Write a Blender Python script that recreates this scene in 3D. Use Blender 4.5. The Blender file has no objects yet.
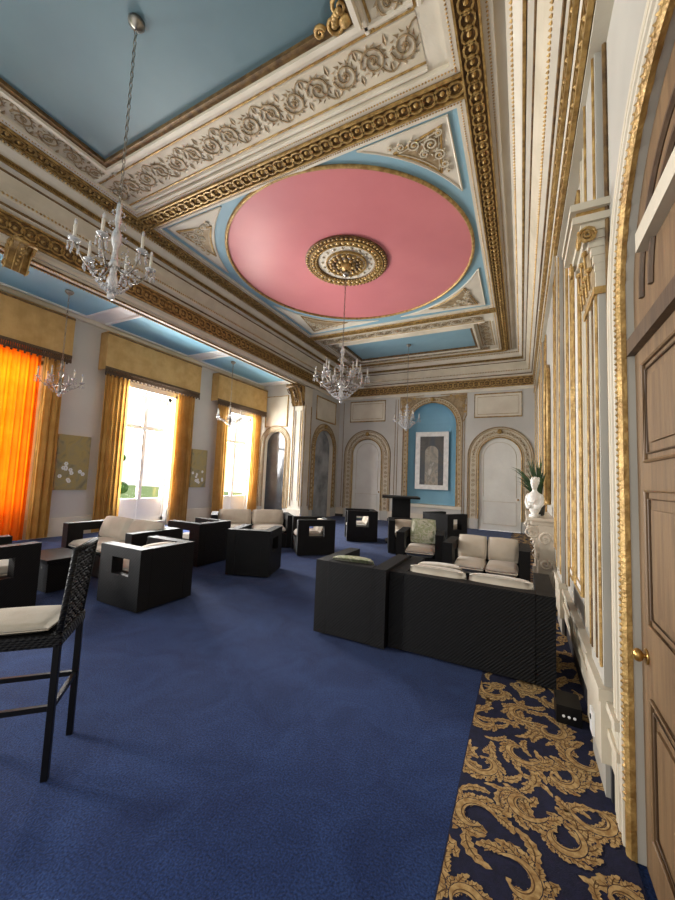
import bpy, math, random
from math import sin, cos, pi, radians
from mathutils import Vector, Matrix
random.seed(7)
V=Vector
scene=bpy.context.scene
COL=scene.collection
scene.view_settings.view_transform='Standard'

# ---------------------------------------------------------------- materials
def srgb(r,g,b):
    f=lambda c:(c/255/12.92 if c/255<=.04045 else ((c/255+.055)/1.055)**2.4)
    return (f(r),f(g),f(b),1)
MATS={}
def mat(name,c1,c2=None,scale=5,rough=.6,metal=0,bump=0,bscale=None,transl=0,detail=4,spec=.5,sheen=0,trans=0,stretch=None):
    if name in MATS: return MATS[name]
    m=bpy.data.materials.new(name); m.use_nodes=True
    nt=m.node_tree; N=nt.nodes; L=nt.links
    b=N['Principled BSDF']; out=N['Material Output']
    b.inputs['Roughness'].default_value=rough; b.inputs['Metallic'].default_value=metal
    b.inputs['Specular IOR Level'].default_value=spec
    if sheen: b.inputs['Sheen Weight'].default_value=sheen
    if trans: b.inputs['Transmission Weight'].default_value=trans
    tc=N.new('ShaderNodeTexCoord'); src=tc.outputs['Object']
    if stretch:
        mp=N.new('ShaderNodeMapping'); mp.inputs['Scale'].default_value=stretch; L.new(src,mp.inputs[0]); src=mp.outputs[0]
    nz=N.new('ShaderNodeTexNoise'); nz.inputs['Scale'].default_value=scale; nz.inputs['Detail'].default_value=detail
    L.new(src,nz.inputs['Vector'])
    cr=N.new('ShaderNodeValToRGB'); cr.color_ramp.elements[0].position=.35; cr.color_ramp.elements[1].position=.65
    cr.color_ramp.elements[0].color=c1; cr.color_ramp.elements[1].color=c2 or c1
    L.new(nz.outputs['Fac'],cr.inputs['Fac']); L.new(cr.outputs['Color'],b.inputs['Base Color'])
    if bump:
        n2=N.new('ShaderNodeTexNoise'); n2.inputs['Scale'].default_value=bscale or scale*4
        L.new(src,n2.inputs['Vector'])
        bp=N.new('ShaderNodeBump'); bp.inputs['Strength'].default_value=bump; bp.inputs['Distance'].default_value=.02
        L.new(n2.outputs['Fac'],bp.inputs['Height']); L.new(bp.outputs['Normal'],b.inputs['Normal'])
    if transl:
        t=N.new('ShaderNodeBsdfTranslucent'); L.new(cr.outputs['Color'],t.inputs['Color'])
        mx=N.new('ShaderNodeMixShader'); mx.inputs[0].default_value=transl
        L.new(b.outputs[0],mx.inputs[1]); L.new(t.outputs[0],mx.inputs[2]); L.new(mx.outputs[0],out.inputs['Surface'])
    MATS[name]=m
    return m
GOLD=mat('gold_leaf',srgb(194,160,98),srgb(142,110,60),14,.42,.35,.3,60)
GOLDD=mat('gold_dark',srgb(128,100,60),srgb(84,62,38),12,.5,.25,.3,60)
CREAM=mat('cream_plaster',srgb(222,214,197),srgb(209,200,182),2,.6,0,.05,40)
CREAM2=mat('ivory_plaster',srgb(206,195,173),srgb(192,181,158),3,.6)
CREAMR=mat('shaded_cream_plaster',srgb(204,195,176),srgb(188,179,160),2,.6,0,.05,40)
BLUEC=mat('ceiling_blue',srgb(138,174,188),srgb(130,166,180),1.2,.55)
BLUED=mat('ceiling_teal',srgb(96,120,126),srgb(88,112,120),1.0,.5)
BLUEA=mat('aisle_blue',srgb(136,186,206),srgb(128,178,200),1.0,.5)
PINK=mat('ceiling_pink',srgb(210,130,132),srgb(202,122,126),.8,.36,0,.1,3)
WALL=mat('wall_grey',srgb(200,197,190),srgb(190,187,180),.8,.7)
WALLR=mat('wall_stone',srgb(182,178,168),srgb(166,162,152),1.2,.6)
ORN=mat('ornament_taupe',srgb(168,146,112),srgb(136,114,82),12,.6,.1)
DOORW=mat('door_paint',srgb(222,220,212),srgb(212,209,201),2,.5)
NICHE=mat('niche_blue',srgb(122,170,192),srgb(114,162,186),1,.6)
WHITE=mat('white_paint',srgb(238,238,236),srgb(228,228,226),2,.45)
MARBLE=mat('white_marble',srgb(228,218,202),srgb(204,192,174),4,.3)
SCULPT=mat('white_sculpture',srgb(240,238,232),srgb(228,224,216),4,.4)
SLATE=mat('slate_paint',srgb(52,52,56),srgb(42,42,46),3,.5)
WOOD=mat('door_wood',srgb(124,98,68),srgb(104,80,54),5,.5,0,.1,30,stretch=(6,6,.5))
WOODD=mat('door_wood_dark',srgb(92,71,50),srgb(76,58,41),5,.5,0,.1,30,stretch=(6,6,.5))
CUSH=mat('cushion_cream',srgb(206,196,180),srgb(194,182,164),6,.9,0,.15,120,sheen=.3)
PAD=mat('pad_grey_cream',srgb(186,178,162),srgb(172,162,144),6,.9,0,.15,120)
DARK=mat('black_metal',srgb(18,17,18),srgb(12,12,13),6,.4,.1,spec=.3)
SILV=mat('silver_metal',srgb(168,162,152),srgb(116,110,102),10,.3,.85)
CRYS=mat('crystal',srgb(230,230,230),srgb(204,204,206),20,.08,0,trans=.45,spec=.9)
CANDLE=mat('candle_sleeve',srgb(212,206,194),srgb(196,190,176),5,.5)
FRAME=mat('picture_frame_silver',srgb(240,238,232),srgb(222,220,214),8,.4)
ORANGE=mat('curtain_orange',srgb(226,112,8),srgb(214,98,4),3,.8,0,.1,30,transl=.35)
YELLOW=mat('curtain_gold',srgb(206,162,90),srgb(188,142,70),3,.8,0,.1,30,transl=.28)
PELM=mat('pelmet_gold',srgb(190,154,98),srgb(174,138,80),5,.75,0,.1,40)
FRINGE=mat('fringe_brown',srgb(62,48,38),srgb(104,80,54),60,.9)
LEAF=mat('leaf_green',srgb(58,84,40),srgb(32,54,24),8,.6)
TREE=mat('tree_leaves',srgb(86,126,52),srgb(48,84,30),3,.9,0,.6,10)
GRASS=mat('lawn',srgb(150,176,110),srgb(130,160,96),1,.9)
BRASS=mat('brass',srgb(190,150,86),srgb(160,122,64),10,.3,.8)
POT=mat('pot_glaze',srgb(60,66,60),srgb(40,44,40),8,.4)
GOLDC=mat('carpet_gold',srgb(206,176,120),srgb(156,120,70),40,.95,0,.3,300)
GOLDC2=mat('carpet_bronze',srgb(116,84,50),srgb(88,62,36),16,.95,0,.3,300)
NAVYC=mat('carpet_navy',srgb(18,22,50),srgb(26,30,64),30,.95,0,.3,300)

def rattan():
    m=mat('black_rattan',srgb(15,14,16),srgb(10,10,11),20,.55,spec=.25)
    nt=m.node_tree; N=nt.nodes; L=nt.links
    tc=N.new('ShaderNodeTexCoord'); mp=N.new('ShaderNodeMapping'); L.new(tc.outputs['Object'],mp.inputs[0])
    w=N.new('ShaderNodeTexWave'); w.bands_direction='Z'; w.inputs['Scale'].default_value=28; w.inputs['Distortion'].default_value=1.5
    w2=N.new('ShaderNodeTexWave'); w2.bands_direction='DIAGONAL'; w2.inputs['Scale'].default_value=22
    L.new(mp.outputs[0],w.inputs[0]); L.new(mp.outputs[0],w2.inputs[0])
    ad=N.new('ShaderNodeMath'); ad.operation='MULTIPLY'; L.new(w.outputs['Fac'],ad.inputs[0]); L.new(w2.outputs['Fac'],ad.inputs[1])
    bp=N.new('ShaderNodeBump'); bp.inputs['Strength'].default_value=.6; bp.inputs['Distance'].default_value=.01
    L.new(ad.outputs[0],bp.inputs['Height']); L.new(bp.outputs[0],N['Principled BSDF'].inputs['Normal'])
    return m
RATT=rattan()
def carpet():
    m=bpy.data.materials.new('blue_carpet'); m.use_nodes=True; nt=m.node_tree; N=nt.nodes; L=nt.links
    b=N['Principled BSDF']; b.inputs['Roughness'].default_value=.95; b.inputs['Specular IOR Level'].default_value=.1
    b.inputs['Sheen Weight'].default_value=.08
    tc=N.new('ShaderNodeTexCoord')
    a=N.new('ShaderNodeTexNoise'); a.inputs['Scale'].default_value=2.6; a.inputs['Detail'].default_value=9; a.inputs['Distortion'].default_value=1.0; a.inputs['Roughness'].default_value=.65
    f=N.new('ShaderNodeTexNoise'); f.inputs['Scale'].default_value=110; f.inputs['Detail'].default_value=3
    L.new(tc.outputs['Object'],a.inputs[0]); L.new(tc.outputs['Object'],f.inputs[0])
    c=N.new('ShaderNodeValToRGB'); c.color_ramp.elements[0].color=srgb(29,49,96); c.color_ramp.elements[1].color=srgb(42,66,117)
    c.color_ramp.elements[0].position=.34; c.color_ramp.elements[1].position=.66
    L.new(a.outputs['Fac'],c.inputs[0])
    c2=N.new('ShaderNodeValToRGB'); c2.color_ramp.elements[0].color=(.4,.4,.4,1); c2.color_ramp.elements[1].color=(1.4,1.4,1.4,1)
    c2.color_ramp.elements[0].position=.3; c2.color_ramp.elements[1].position=.7
    L.new(f.outputs['Fac'],c2.inputs[0])
    mx=N.new('ShaderNodeMixRGB'); mx.blend_type='MULTIPLY'; mx.inputs[0].default_value=1
    L.new(c.outputs[0],mx.inputs[1]); L.new(c2.outputs[0],mx.inputs[2]); L.new(mx.outputs[0],b.inputs['Base Color'])
    bp=N.new('ShaderNodeBump'); bp.inputs['Strength'].default_value=.6; bp.inputs['Distance'].default_value=.01
    L.new(f.outputs['Fac'],bp.inputs['Height']); L.new(bp.outputs[0],b.inputs['Normal'])
    return m
CARPET=carpet()
def glassmat(name,tint,mixf):
    m=bpy.data.materials.new(name); m.use_nodes=True; nt=m.node_tree; N=nt.nodes; L=nt.links
    t=N.new('ShaderNodeBsdfTransparent'); t.inputs[0].default_value=tint
    g=N.new('ShaderNodeBsdfGlossy'); g.inputs['Roughness'].default_value=.03
    mx=N.new('ShaderNodeMixShader'); mx.inputs[0].default_value=mixf
    L.new(t.outputs[0],mx.inputs[1]); L.new(g.outputs[0],mx.inputs[2]); L.new(mx.outputs[0],N['Material Output'].inputs['Surface'])
    return m
GLASS=glassmat('window_glass',(1,1,1,1),.05)
MIRROR=mat('mirror_glass',srgb(200,205,205),None,2,.03,1)
DGLASS=mat('dark_glass',srgb(84,88,92),srgb(58,60,66),1.5,.1,.2)
SGLASS=mat('misty_glass',srgb(180,186,190),srgb(120,124,130),1.5,.12,.2)
def paintmat(name,cols,scale):
    m=bpy.data.materials.new(name); m.use_nodes=True; nt=m.node_tree; N=nt.nodes; L=nt.links
    b=N['Principled BSDF']; b.inputs['Roughness'].default_value=.5
    tc=N.new('ShaderNodeTexCoord'); nz=N.new('ShaderNodeTexNoise'); nz.inputs['Scale'].default_value=scale; nz.inputs['Detail'].default_value=8
    nz.inputs['Distortion'].default_value=1.2
    L.new(tc.outputs['Object'],nz.inputs[0]); c=N.new('ShaderNodeValToRGB'); e=c.color_ramp.elements
    while len(e)<len(cols): e.new(.5)
    for i,x in enumerate(cols):
        e[i].position=.3+.4*i/(len(cols)-1); e[i].color=x
    L.new(nz.outputs['Fac'],c.inputs[0]); L.new(c.outputs[0],b.inputs['Base Color'])
    return m
PAINT=paintmat('abstract_canvas',[srgb(132,122,86),srgb(164,144,86),srgb(150,138,98),srgb(112,106,84)],3)
PAINT2=paintmat('dark_canvas',[srgb(60,60,60),srgb(86,82,76),srgb(68,74,80),srgb(104,102,96)],1.3)
PAINT3=paintmat('pale_reflection',[srgb(120,108,92),srgb(168,158,142),srgb(132,128,120),srgb(194,188,176)],2.2)  # pale tones of a window reflection, coloured into the niche picture
PILLOW=paintmat('leaf_print',[srgb(216,214,196),srgb(150,160,120),srgb(206,204,186),srgb(126,136,100)],9)

# ---------------------------------------------------------------- mesh builder
class MB:
    def __init__(s): s.v=[]; s.f=[]; s.m=[]; s.mats=[]; s.M=None
    def mi(s,m):
        if m not in s.mats: s.mats.append(m)
        return s.mats.index(m)
    def add(s,vs,fs,m):
        o=len(s.v); i=s.mi(m)
        if s.M is not None: vs=[s.M@V(p) for p in vs]
        s.v+= [tuple(p) for p in vs]; s.f+=[tuple(a+o for a in f) for f in fs]; s.m+=[i]*len(fs)
    def box(s,x0,x1,y0,y1,z0,z1,m):
        vs=[(x,y,z) for x in(x0,x1) for y in(y0,y1) for z in(z0,z1)]
        s.add(vs,[(0,1,3,2),(4,6,7,5),(0,4,5,1),(2,3,7,6),(0,2,6,4),(1,5,7,3)],m)
    def quad(s,a,b,c,d,m): s.add([a,b,c,d],[(0,1,2,3)],m)
    def poly(s,pts,m): s.add(pts,[tuple(range(len(pts)))],m)
    def tube(s,pts,r,m,n=6,closed=False,up=None):
        pts=[V(p) for p in pts]; k=len(pts); vs=[]; prev=None
        for i,p in enumerate(pts):
            if closed: d=pts[(i+1)%k]-pts[i-1]
            else: d=pts[min(i+1,k-1)]-pts[max(i-1,0)]
            if d.length<1e-9: d=V((0,0,1))
            d.normalize()
            a=V(up) if up else (prev if prev is not None else (V((0,0,1)) if abs(d.z)<.9 else V((1,0,0))))
            u=(a-d*a.dot(d))
            if u.length<1e-6: u=d.orthogonal()
            u.normalize(); prev=u; w=d.cross(u); rr=r[i] if isinstance(r,(list,tuple)) else r
            for j in range(n):
                t=2*pi*j/n+ (pi/n); vs.append(p+u*cos(t)*rr+w*sin(t)*rr)
        fs=[]
        for i in range(k if closed else k-1):
            for j in range(n):
                a=i*n+j;b=i*n+(j+1)%n;c=((i+1)%k)*n+(j+1)%n;d=((i+1)%k)*n+j
                fs.append((a,b,c,d))
        if not closed: fs+= [tuple(range(n-1,-1,-1)),tuple((k-1)*n+j for j in range(n))]
        s.add(vs,fs,m)
    def lathe(s,prof,m,n=16,c=(0,0,0),sx=1,sy=1,cap=True):
        vs=[];k=len(prof)
        for r,z in prof:
            for j in range(n):
                t=2*pi*j/n; vs.append((c[0]+r*cos(t)*sx,c[1]+r*sin(t)*sy,c[2]+z))
        fs=[(i*n+j,i*n+(j+1)%n,(i+1)*n+(j+1)%n,(i+1)*n+j) for i in range(k-1) for j in range(n)]
        if cap: fs+=[tuple(range(n-1,-1,-1)),tuple((k-1)*n+j for j in range(n))]
        s.add(vs,fs,m)
    def ball(s,c,r,m,n=8,k=5,sc=(1,1,1)):
        prof=[(max(1e-4,sin(pi*i/k))*r,-cos(pi*i/k)*r) for i in range(k+1)]
        vs=[]
        for a,z in prof:
            for j in range(n):
                t=2*pi*j/n; vs.append((c[0]+a*cos(t)*sc[0],c[1]+a*sin(t)*sc[1],c[2]+z*sc[2]))
        fs=[(i*n+j,i*n+(j+1)%n,(i+1)*n+(j+1)%n,(i+1)*n+j) for i in range(k) for j in range(n)]
        s.add(vs,fs,m)
    def cushion(s,cx,cy,cz,w,d,h,m,n=10,e=.35):
        vs=[];fs=[]
        for side in(1,-1):
            for i in range(n+1):
                for j in range(n+1):
                    a=-1+2*i/n;b=-1+2*j/n
                    k=(1-abs(a)**6)*(1-abs(b)**6)
                    hh=h/2*(e+(1-e)*((1-a*a)*(1-b*b))**.35) if k>0 else h/2*e*.3
                    vs.append((cx+a*w/2*(1-.05*b*b),cy+b*d/2*(1-.05*a*a),cz+side*hh))
        o=(n+1)**2
        for i in range(n):
            for j in range(n):
                a=i*(n+1)+j
                fs.append((a,a+n+1,a+n+2,a+1)); fs.append((o+a,o+a+1,o+a+n+2,o+a+n+1))
        ring=[i*(n+1) for i in range(n+1)]+[n*(n+1)+j for j in range(1,n+1)]+[i*(n+1)+n for i in range(n-1,-1,-1)]+[j for j in range(n-1,0,-1)]
        for q in range(len(ring)):
            a,b=ring[q],ring[(q+1)%len(ring)]; fs.append((a,b,o+b,o+a))
        s.add(vs,fs,m)
    def obj(s,name,parent=None,loc=(0,0,0),rot=0,smooth=False,bevel=0,**kw):
        me=bpy.data.meshes.new(name); me.from_pydata(s.v,[],s.f)
        for m in s.mats: me.materials.append(m)
        me.polygons.foreach_set('material_index',s.m)
        if smooth: me.polygons.foreach_set('use_smooth',[True]*len(s.f))
        me.update()
        o=bpy.data.objects.new(name,me); COL.objects.link(o)
        o.location=loc; o.rotation_euler=(0,0,rot)
        if parent: o.parent=parent
        if bevel:
            b=o.modifiers.new('b','BEVEL'); b.width=bevel; b.segments=2; b.limit_method='ANGLE'
        for k,v in kw.items(): o[k]=v
        return o
def empty(name,loc,rot=0,**kw):
    e=bpy.data.objects.new(name,None); COL.objects.link(e); e.location=loc; e.rotation_euler=(0,0,rot); e.empty_display_size=.1
    for k,v in kw.items(): e[k]=v
    return e
TR=[0]
def trim(mb,**k):
    TR[0]+=1; return mb.obj('trim_%d'%TR[0],kind='structure',**k)

# band ornaments : P0->P1 , lateral L, outward normal N
def guilloche(mb,P0,P1,L,N,w,m1=GOLD,m2=GOLDD,th=.035):
    P0,P1,L,N=V(P0),V(P1),V(L),V(N); D=(P1-P0); ln=D.length; D.normalize()
    def P(s,t,n): return P0+D*s+L*t+N*n
    def strip(t0,t1,n0,m):
        c=[P(s,t,n) for s in(0,ln) for t in(t0,t1) for n in(0,n0)]
        mb.add(c,[(0,1,3,2),(4,6,7,5),(0,4,5,1),(2,3,7,6),(0,2,6,4),(1,5,7,3)],m)
    strip(-w/2,w/2,.006,m2)
    strip(-w/2,-w/2+w*.09,.035,m1); strip(w/2-w*.09,w/2,.035,m1)
    R=w*.29; pitch=w*.54; k=int(ln/pitch); pitch=ln/k
    for i in range(k):
        c=(i+.5)*pitch
        for rr,q in ((R,w*.055),(R*.42,w*.09)):
            if rr==R:
                pts=[P(c+cos(a)*rr*1.15,sin(a)*rr,.022) for a in [2*pi*j/10 for j in range(10)]]
                mb.tube(pts,q,m1,4,True,up=N)
            else:
                a=P(c,0,.01); vs=[a+N*th]+[a+D*cos(t)*rr+L*sin(t)*rr for t in [2*pi*j/6 for j in range(6)]]
                mb.add(vs,[(0,1+j,1+(j+1)%6) for j in range(6)],m1)
def beads(mb,P0,P1,r,pitch,m=GOLD):
    P0,P1=V(P0),V(P1); k=max(2,int((P1-P0).length/pitch))
    for i in range(k):
        p=P0.lerp(P1,(i+.5)/k)
        vs=[p+V(d)*r for d in((1,0,0),(-1,0,0),(0,1,0),(0,-1,0),(0,0,1),(0,0,-1))]
        mb.add(vs,[(0,2,4),(2,1,4),(1,3,4),(3,0,4),(2,0,5),(1,2,5),(3,1,5),(0,3,5)],m)
def spiral_pts(P,c,t0,R,turns,hand,start,n=22):
    out=[]
    for i in range(n+1):
        q=i/n; a=start+hand*turns*2*pi*q; r=R*(1-q*.86)
        out.append(P(c+cos(a)*r,t0+sin(a)*r,.012))
    return out
def scrolls(mb,P0,P1,L,N,w,m=ORN,unit=None):
    """rinceau: undulating stem with a coiled leafy scroll in each bend"""
    P0,P1,L,N=V(P0),V(P1),V(L),V(N); D=(P1-P0); ln=D.length; D.normalize()
    P=lambda s,t,n: P0+D*s+L*t+N*n
    unit=unit or w*.74; k=max(2,int(ln/unit)); unit=ln/k; R=w*.32
    st=[P(unit*k*j/(k*8),w*.4*cos(pi*j/8),.008) for j in range(k*8+1)]
    mb.tube(st,w*.02,m,4,up=N)
    for i in range(k):
        h=1 if i%2 else -1; c=(i+.5)*unit; t0=0
        pts=spiral_pts(P,c,t0,R,1.9,h,pi,24)
        mb.tube(pts,[w*.028*(1-.5*j/len(pts)) for j in range(len(pts))],m,4,up=N)
        for q in range(13):
            a=pi+h*(q*.47+.2); rr=R*(1.0-q*.012)
            b=P(c+cos(a)*rr,sin(a)*rr,.008); o=P(c+cos(a+h*.36)*(rr+w*.085),sin(a+h*.36)*(rr+w*.085),.006)
            e=P(c+cos(a+h*.26)*rr,sin(a+h*.26)*rr,.016)
            mb.add([b,o,e],[(0,1,2)],m)
            if q%2==0:
                o=P(c+cos(a+h*.3)*(rr-w*.07),sin(a+h*.3)*(rr-w*.07),.008); mb.add([b,o,e],[(0,1,2)],m)
        cc=P(c,0,.03); vs=[cc]+[P(c+cos(t)*w*.1*(1 if j%2 else .5),sin(t)*w*.1*(1 if j%2 else .5),.006) for j,t in enumerate([2*pi*j/12 for j in range(12)])]
        mb.add(vs,[(0,1+j,1+(j+1)%12) for j in range(12)],ORN)
        for sg in(-1,1):
            s0=c-.5*unit; q=[P(s0,sg*w*.44,.006),P(s0-w*.05,sg*w*.28,.016),P(s0,sg*w*.16,.006),P(s0+w*.05,sg*w*.28,.016)]; mb.add(q,[(0,1,2,3)],m)

XR=.42; XL=-6.7; XW=-9.0; YB=13.2; YA=11.0; Y0=-1.8; ZC=5.9; ZA=4.95; ZS=4.66; XO=-6.93

# ---------------------------------------------------------------- walls
def wall_open(mb,f,u0,u1,z0,z1,ops,depth,m,mr=None):
    """ops: (a,b,zbottom,zspring,arched)"""
    mr=mr or m; cur=u0
    for a,b,zb,zs,ar in sorted(ops):
        mb.quad(f(cur,z0,0),f(a,z0,0),f(a,z1,0),f(cur,z1,0),m)
        if zb>z0: mb.quad(f(a,z0,0),f(b,z0,0),f(b,zb,0),f(a,zb,0),m); mb.quad(f(a,zb,0),f(b,zb,0),f(b,zb,depth),f(a,zb,depth),mr)
        if ar:
            r=(b-a)/2;c=(a+b)/2; pts=[(c-r*cos(pi*i/20),zs+r*sin(pi*i/20)) for i in range(21)]
        else: pts=[(a,zs),(b,zs)]
        for (p,q),(p2,q2) in zip(pts,pts[1:]):
            mb.quad(f(p,q,0),f(p2,q2,0),f(p2,z1,0),f(p,z1,0),m)
            mb.quad(f(p,q,0),f(p2,q2,0),f(p2,q2,depth),f(p,q,depth),mr)
        mb.quad(f(a,zb,0),f(a,zs,0),f(a,zs,depth),f(a,zb,depth),mr)
        mb.quad(f(b,zb,0),f(b,zs,0),f(b,zs,depth),f(b,zb,depth),mr)
        cur=b
    mb.quad(f(cur,z0,0),f(u1,z0,0),f(u1,z1,0),f(cur,z1,0),m)
def archfill(mb,f,a,b,z0,zs,n,m,arched=True):
    r=(b-a)/2;c=(a+b)/2
    pts=[f(a,z0,n),f(b,z0,n)]+([f(c+r*cos(pi*i/20),zs+r*sin(pi*i/20),n) for i in range(21)] if arched else [f(b,zs,n),f(a,zs,n)])
    mb.poly(pts,m)
fR=lambda u,z,n:V((XR+n,u,z)); fB=lambda u,z,n:V((u,YB+n,z)); fW=lambda u,z,n:V((XW-n,u,z))
fE=lambda u,z,n:V((u,YA+n,z)); fS=lambda u,z,n:V((XL-n,u,z))

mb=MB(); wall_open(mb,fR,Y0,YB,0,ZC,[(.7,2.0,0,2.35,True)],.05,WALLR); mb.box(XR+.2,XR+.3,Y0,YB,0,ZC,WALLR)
mb.obj('wall_right',kind='structure')
DB=[(-6.03,-4.83,0,2.48,True),(-1.3,-.02,0,2.44,True)]
NI=(-3.78,-2.06,.7,3.54,True)
mb=MB(); wall_open(mb,fB,-7,XR,0,ZC,DB+[NI],.02,WALL,CREAM); mb.box(-7,XR,YB+.55,YB+.65,0,ZC,WALL)
for a,b,zb,zs,_ in DB:
    mb.box(a-.02,a,YB,YB+.2,0,zs,CREAM); mb.box(b,b+.02,YB,YB+.2,0,zs,CREAM)
# curved niche: half cylinder + quarter dome
nc=(NI[0]+NI[1])/2; nr=(NI[1]-NI[0])/2; nd=.45; NN=24
vs=[];fs=[]
for z in (NI[2],NI[3]):
    for i in range(NN+1):
        t=pi*i/NN; vs.append((nc-nr*cos(t),YB+nd*sin(t),z))
fs=[(i,i+1,NN+1+i+1,NN+1+i) for i in range(NN)]
for j in range(1,9):
    ph=pi/2*j/8
    for i in range(NN+1):
        t=pi*i/NN; vs.append((nc-nr*cos(t)*cos(ph),YB+nd*sin(t)*cos(ph),NI[3]+nr*sin(ph)))
fs+=[((j)*(NN+1)+i,(j)*(NN+1)+i+1,(j+1)*(NN+1)+i+1,(j+1)*(NN+1)+i) for j in range(1,9) for i in range(NN)]
mb.add(vs,fs,NICHE); mb.poly([vs[i] for i in range(NN+1)],CREAM)
mb.obj('wall_back',kind='structure')
WINS=[(-1.4,.2),(2.1,3.7),(5.6,7.1),(9.1,10.6)]
mb=MB(); wall_open(mb,fW,Y0,YA,0,5.2,[(a,b,.12,3.62,False) for a,b in WINS],.3,WALL,WHITE)
mb.obj('wall_left',kind='structure')
mb=MB(); wall_open(mb,fE,XW,XL,0,5.2,[(-8.72,-7.78,0,2.7,True)],.15,WALL,CREAM); archfill(mb,fE,-8.72,-7.78,0,2.7,.15,DGLASS)
mb.obj('wall_aisle_end',kind='structure')
mb=MB(); wall_open(mb,fS,10.98,YB,0,ZC,[(11.3,12.7,0,2.6,True)],.15,WALL,CREAM); archfill(mb,fS,11.3,12.7,0,2.6,.15,SGLASS)
mb.obj('wall_far_left',kind='structure')
# floor
CX1=.405
mb=MB(); mb.box(XW-.3,-.28,Y0,YB,-.1,0,CARPET); mb.box(-.28,XR+.1,Y0,YB,-.1,-.012,CARPET); mb.obj('floor',kind='structure')

# patterned carpet border
mb=MB(); mb.box(-.28,CX1+.01,Y0,YB,-.011,.002,NAVYC)
def ribbon(pts,ws,z,m):
    vs=[];k=len(pts)
    for i,p in enumerate(pts):
        a=pts[min(i+1,k-1)];b=pts[max(i-1,0)]; d=V((a[0]-b[0],a[1]-b[1]))
        if d.length>0: d.normalize()
        n=V((-d.y,d.x))
        for sg in (1,-1):
            x=p[0]+n.x*ws[i]*sg; y=p[1]+n.y*ws[i]*sg
            vs.append((min(CX1,max(-.274,x)),y,z))
    mb.add(vs,[(2*i,2*i+2,2*i+3,2*i+1) for i in range(k-1)],m)
def leaf(bx,by,dirn,ll,ww,bend,z):
    """acanthus leaf: dark outline, lobed gold blade, mid vein and side veins"""
    lp=[];ws=[]
    for j in range(12):
        t=j/11
        lp.append((bx+cos(dirn+bend*t*.6)*ll*t,by+sin(dirn+bend*t*.6)*ll*t)); ws.append(ww*(.35+.65*sin(pi*min(1,t*1.05)**.8))*(1 if t<.98 else .1)*(1-.34*(j%2)))
    ribbon(lp,[w+.0035 for w in ws],z-.00025,NAVYC)
    ribbon(lp,ws,z,GOLDC); ribbon(lp[:9],[w*.13 for w in ws[:9]],z+.0003,GOLDC2)
    for j in (2,4,6,8):
        a=V(lp[j])-V(lp[j-1]); n=V((-a.y,a.x)).normalized(); a.normalize()
        for sg in(-1,1):
            p=V(lp[j-1]); q=p+a*ww*.5+n*sg*ws[j]*.8; ribbon([tuple(p),tuple(q)],[.0016,.0006],z+.0003,GOLDC2)
def leafscroll(cx,cy,R,rot,hand,z):
    n=18; pts=[];ws=[]; T=.8*2*pi
    for i in range(n+1):
        q=i/n; a=rot+hand*q*T; r=R*(1.15-q*.8); pts.append((cx+cos(a)*r,cy+sin(a)*r)); ws.append(R*(.06+.17*sin(pi*min(1,q*1.1+.02))+(.06 if q>.9 else 0)))
    for j in range(8):
        q=.02+j*.105; a=rot+hand*q*T; r=R*(1.15-q*.8)
        leaf(cx+cos(a)*r,cy+sin(a)*r,a-hand*(.55-.05*j),R*(1.15-.06*j)*random.uniform(.85,1.25),R*(.33-.015*j),-hand*1.1,z-.0008+.00004*j)
    for j in range(3):
        q=.35+j*.22; a=rot+hand*q*T; r=R*(1.15-q*.8); leaf(cx+cos(a)*r,cy+sin(a)*r,a+pi+hand*.6,R*.45,R*.16,hand*1.1,z-.0006)
    ribbon(pts,[w+.003 for w in ws],z-.0003,NAVYC)
    ribbon(pts,ws,z,GOLDC)
    off=[(p[0]+(cx-p[0])*.12,p[1]+(cy-p[1])*.12) for p in pts[2:-2]]
    ribbon(off,[w*.14 for w in ws[2:-2]],z+.0004,GOLDC2)
y=-.2; i=0
rnd=random.Random(5)
while y<13:
    for q in range(11 if y<6 else 4):
        a=rnd.uniform(0,6.28); leaf(rnd.uniform(-.25,.38),y+rnd.uniform(0,.19),a,rnd.uniform(.11,.17),rnd.uniform(.02,.03),rnd.choice((-1.5,1.5)),.0025+.00008*q)
    for c,x in enumerate((-.18,.16) if i%2 else (0.0,.32)):
        leafscroll(x+rnd.uniform(-.02,.02),y+rnd.uniform(-.02,.02)+.08*c,rnd.uniform(.078,.09),rnd.uniform(0,6.28),(1 if (i+c)%2 else -1),.0048)
    y+=.19; i+=1
mb.obj('carpet_border',label='navy carpet border strip with gold acanthus scrolls',category='carpet')

# ---------------------------------------------------------------- ceiling
mb=MB(); mb.box(-7.2,XR+.3,Y0,YB+.6,ZC,ZC+.15,CREAM); mb.obj('ceiling',kind='structure')
mb=MB(); mb.box(XW-.3,XO+.02,Y0,YA+.1,ZA,ZA+.12,WHITE); mb.obj('ceiling_aisle',kind='structure')
XA,XB_=-6.05,-.46   # inside edge strips centre
for (x0,x1,y0,y1,m) in ((-5.3,-1.5,-1.8,2.72,BLUED),(-5.2,-1.3,10.35,11.9,BLUEC)):
    mb=MB(); mb.box(x0,x1,y0,y1,ZC-.01,ZC+.01,m)
    for a,b,c,d in ((x0-.07,x0,y0-.07,y1+.07),(x1,x1+.07,y0-.07,y1+.07),(x0,x1,y0-.07,y0),(x0,x1,y1,y1+.07)): mb.box(a,b,c,d,ZC-.06,ZC,GOLDD); 
    for a,b,c,d in ((x0-.12,x0-.07,y0-.12,y1+.12),(x1+.07,x1+.12,y0-.12,y1+.12),(x0-.07,x1+.07,y0-.12,y0-.07),(x0-.07,x1+.07,y1+.07,y1+.12)): mb.box(a,b,c,d,ZC-.1,ZC,CREAM)
    trim(mb)
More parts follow.
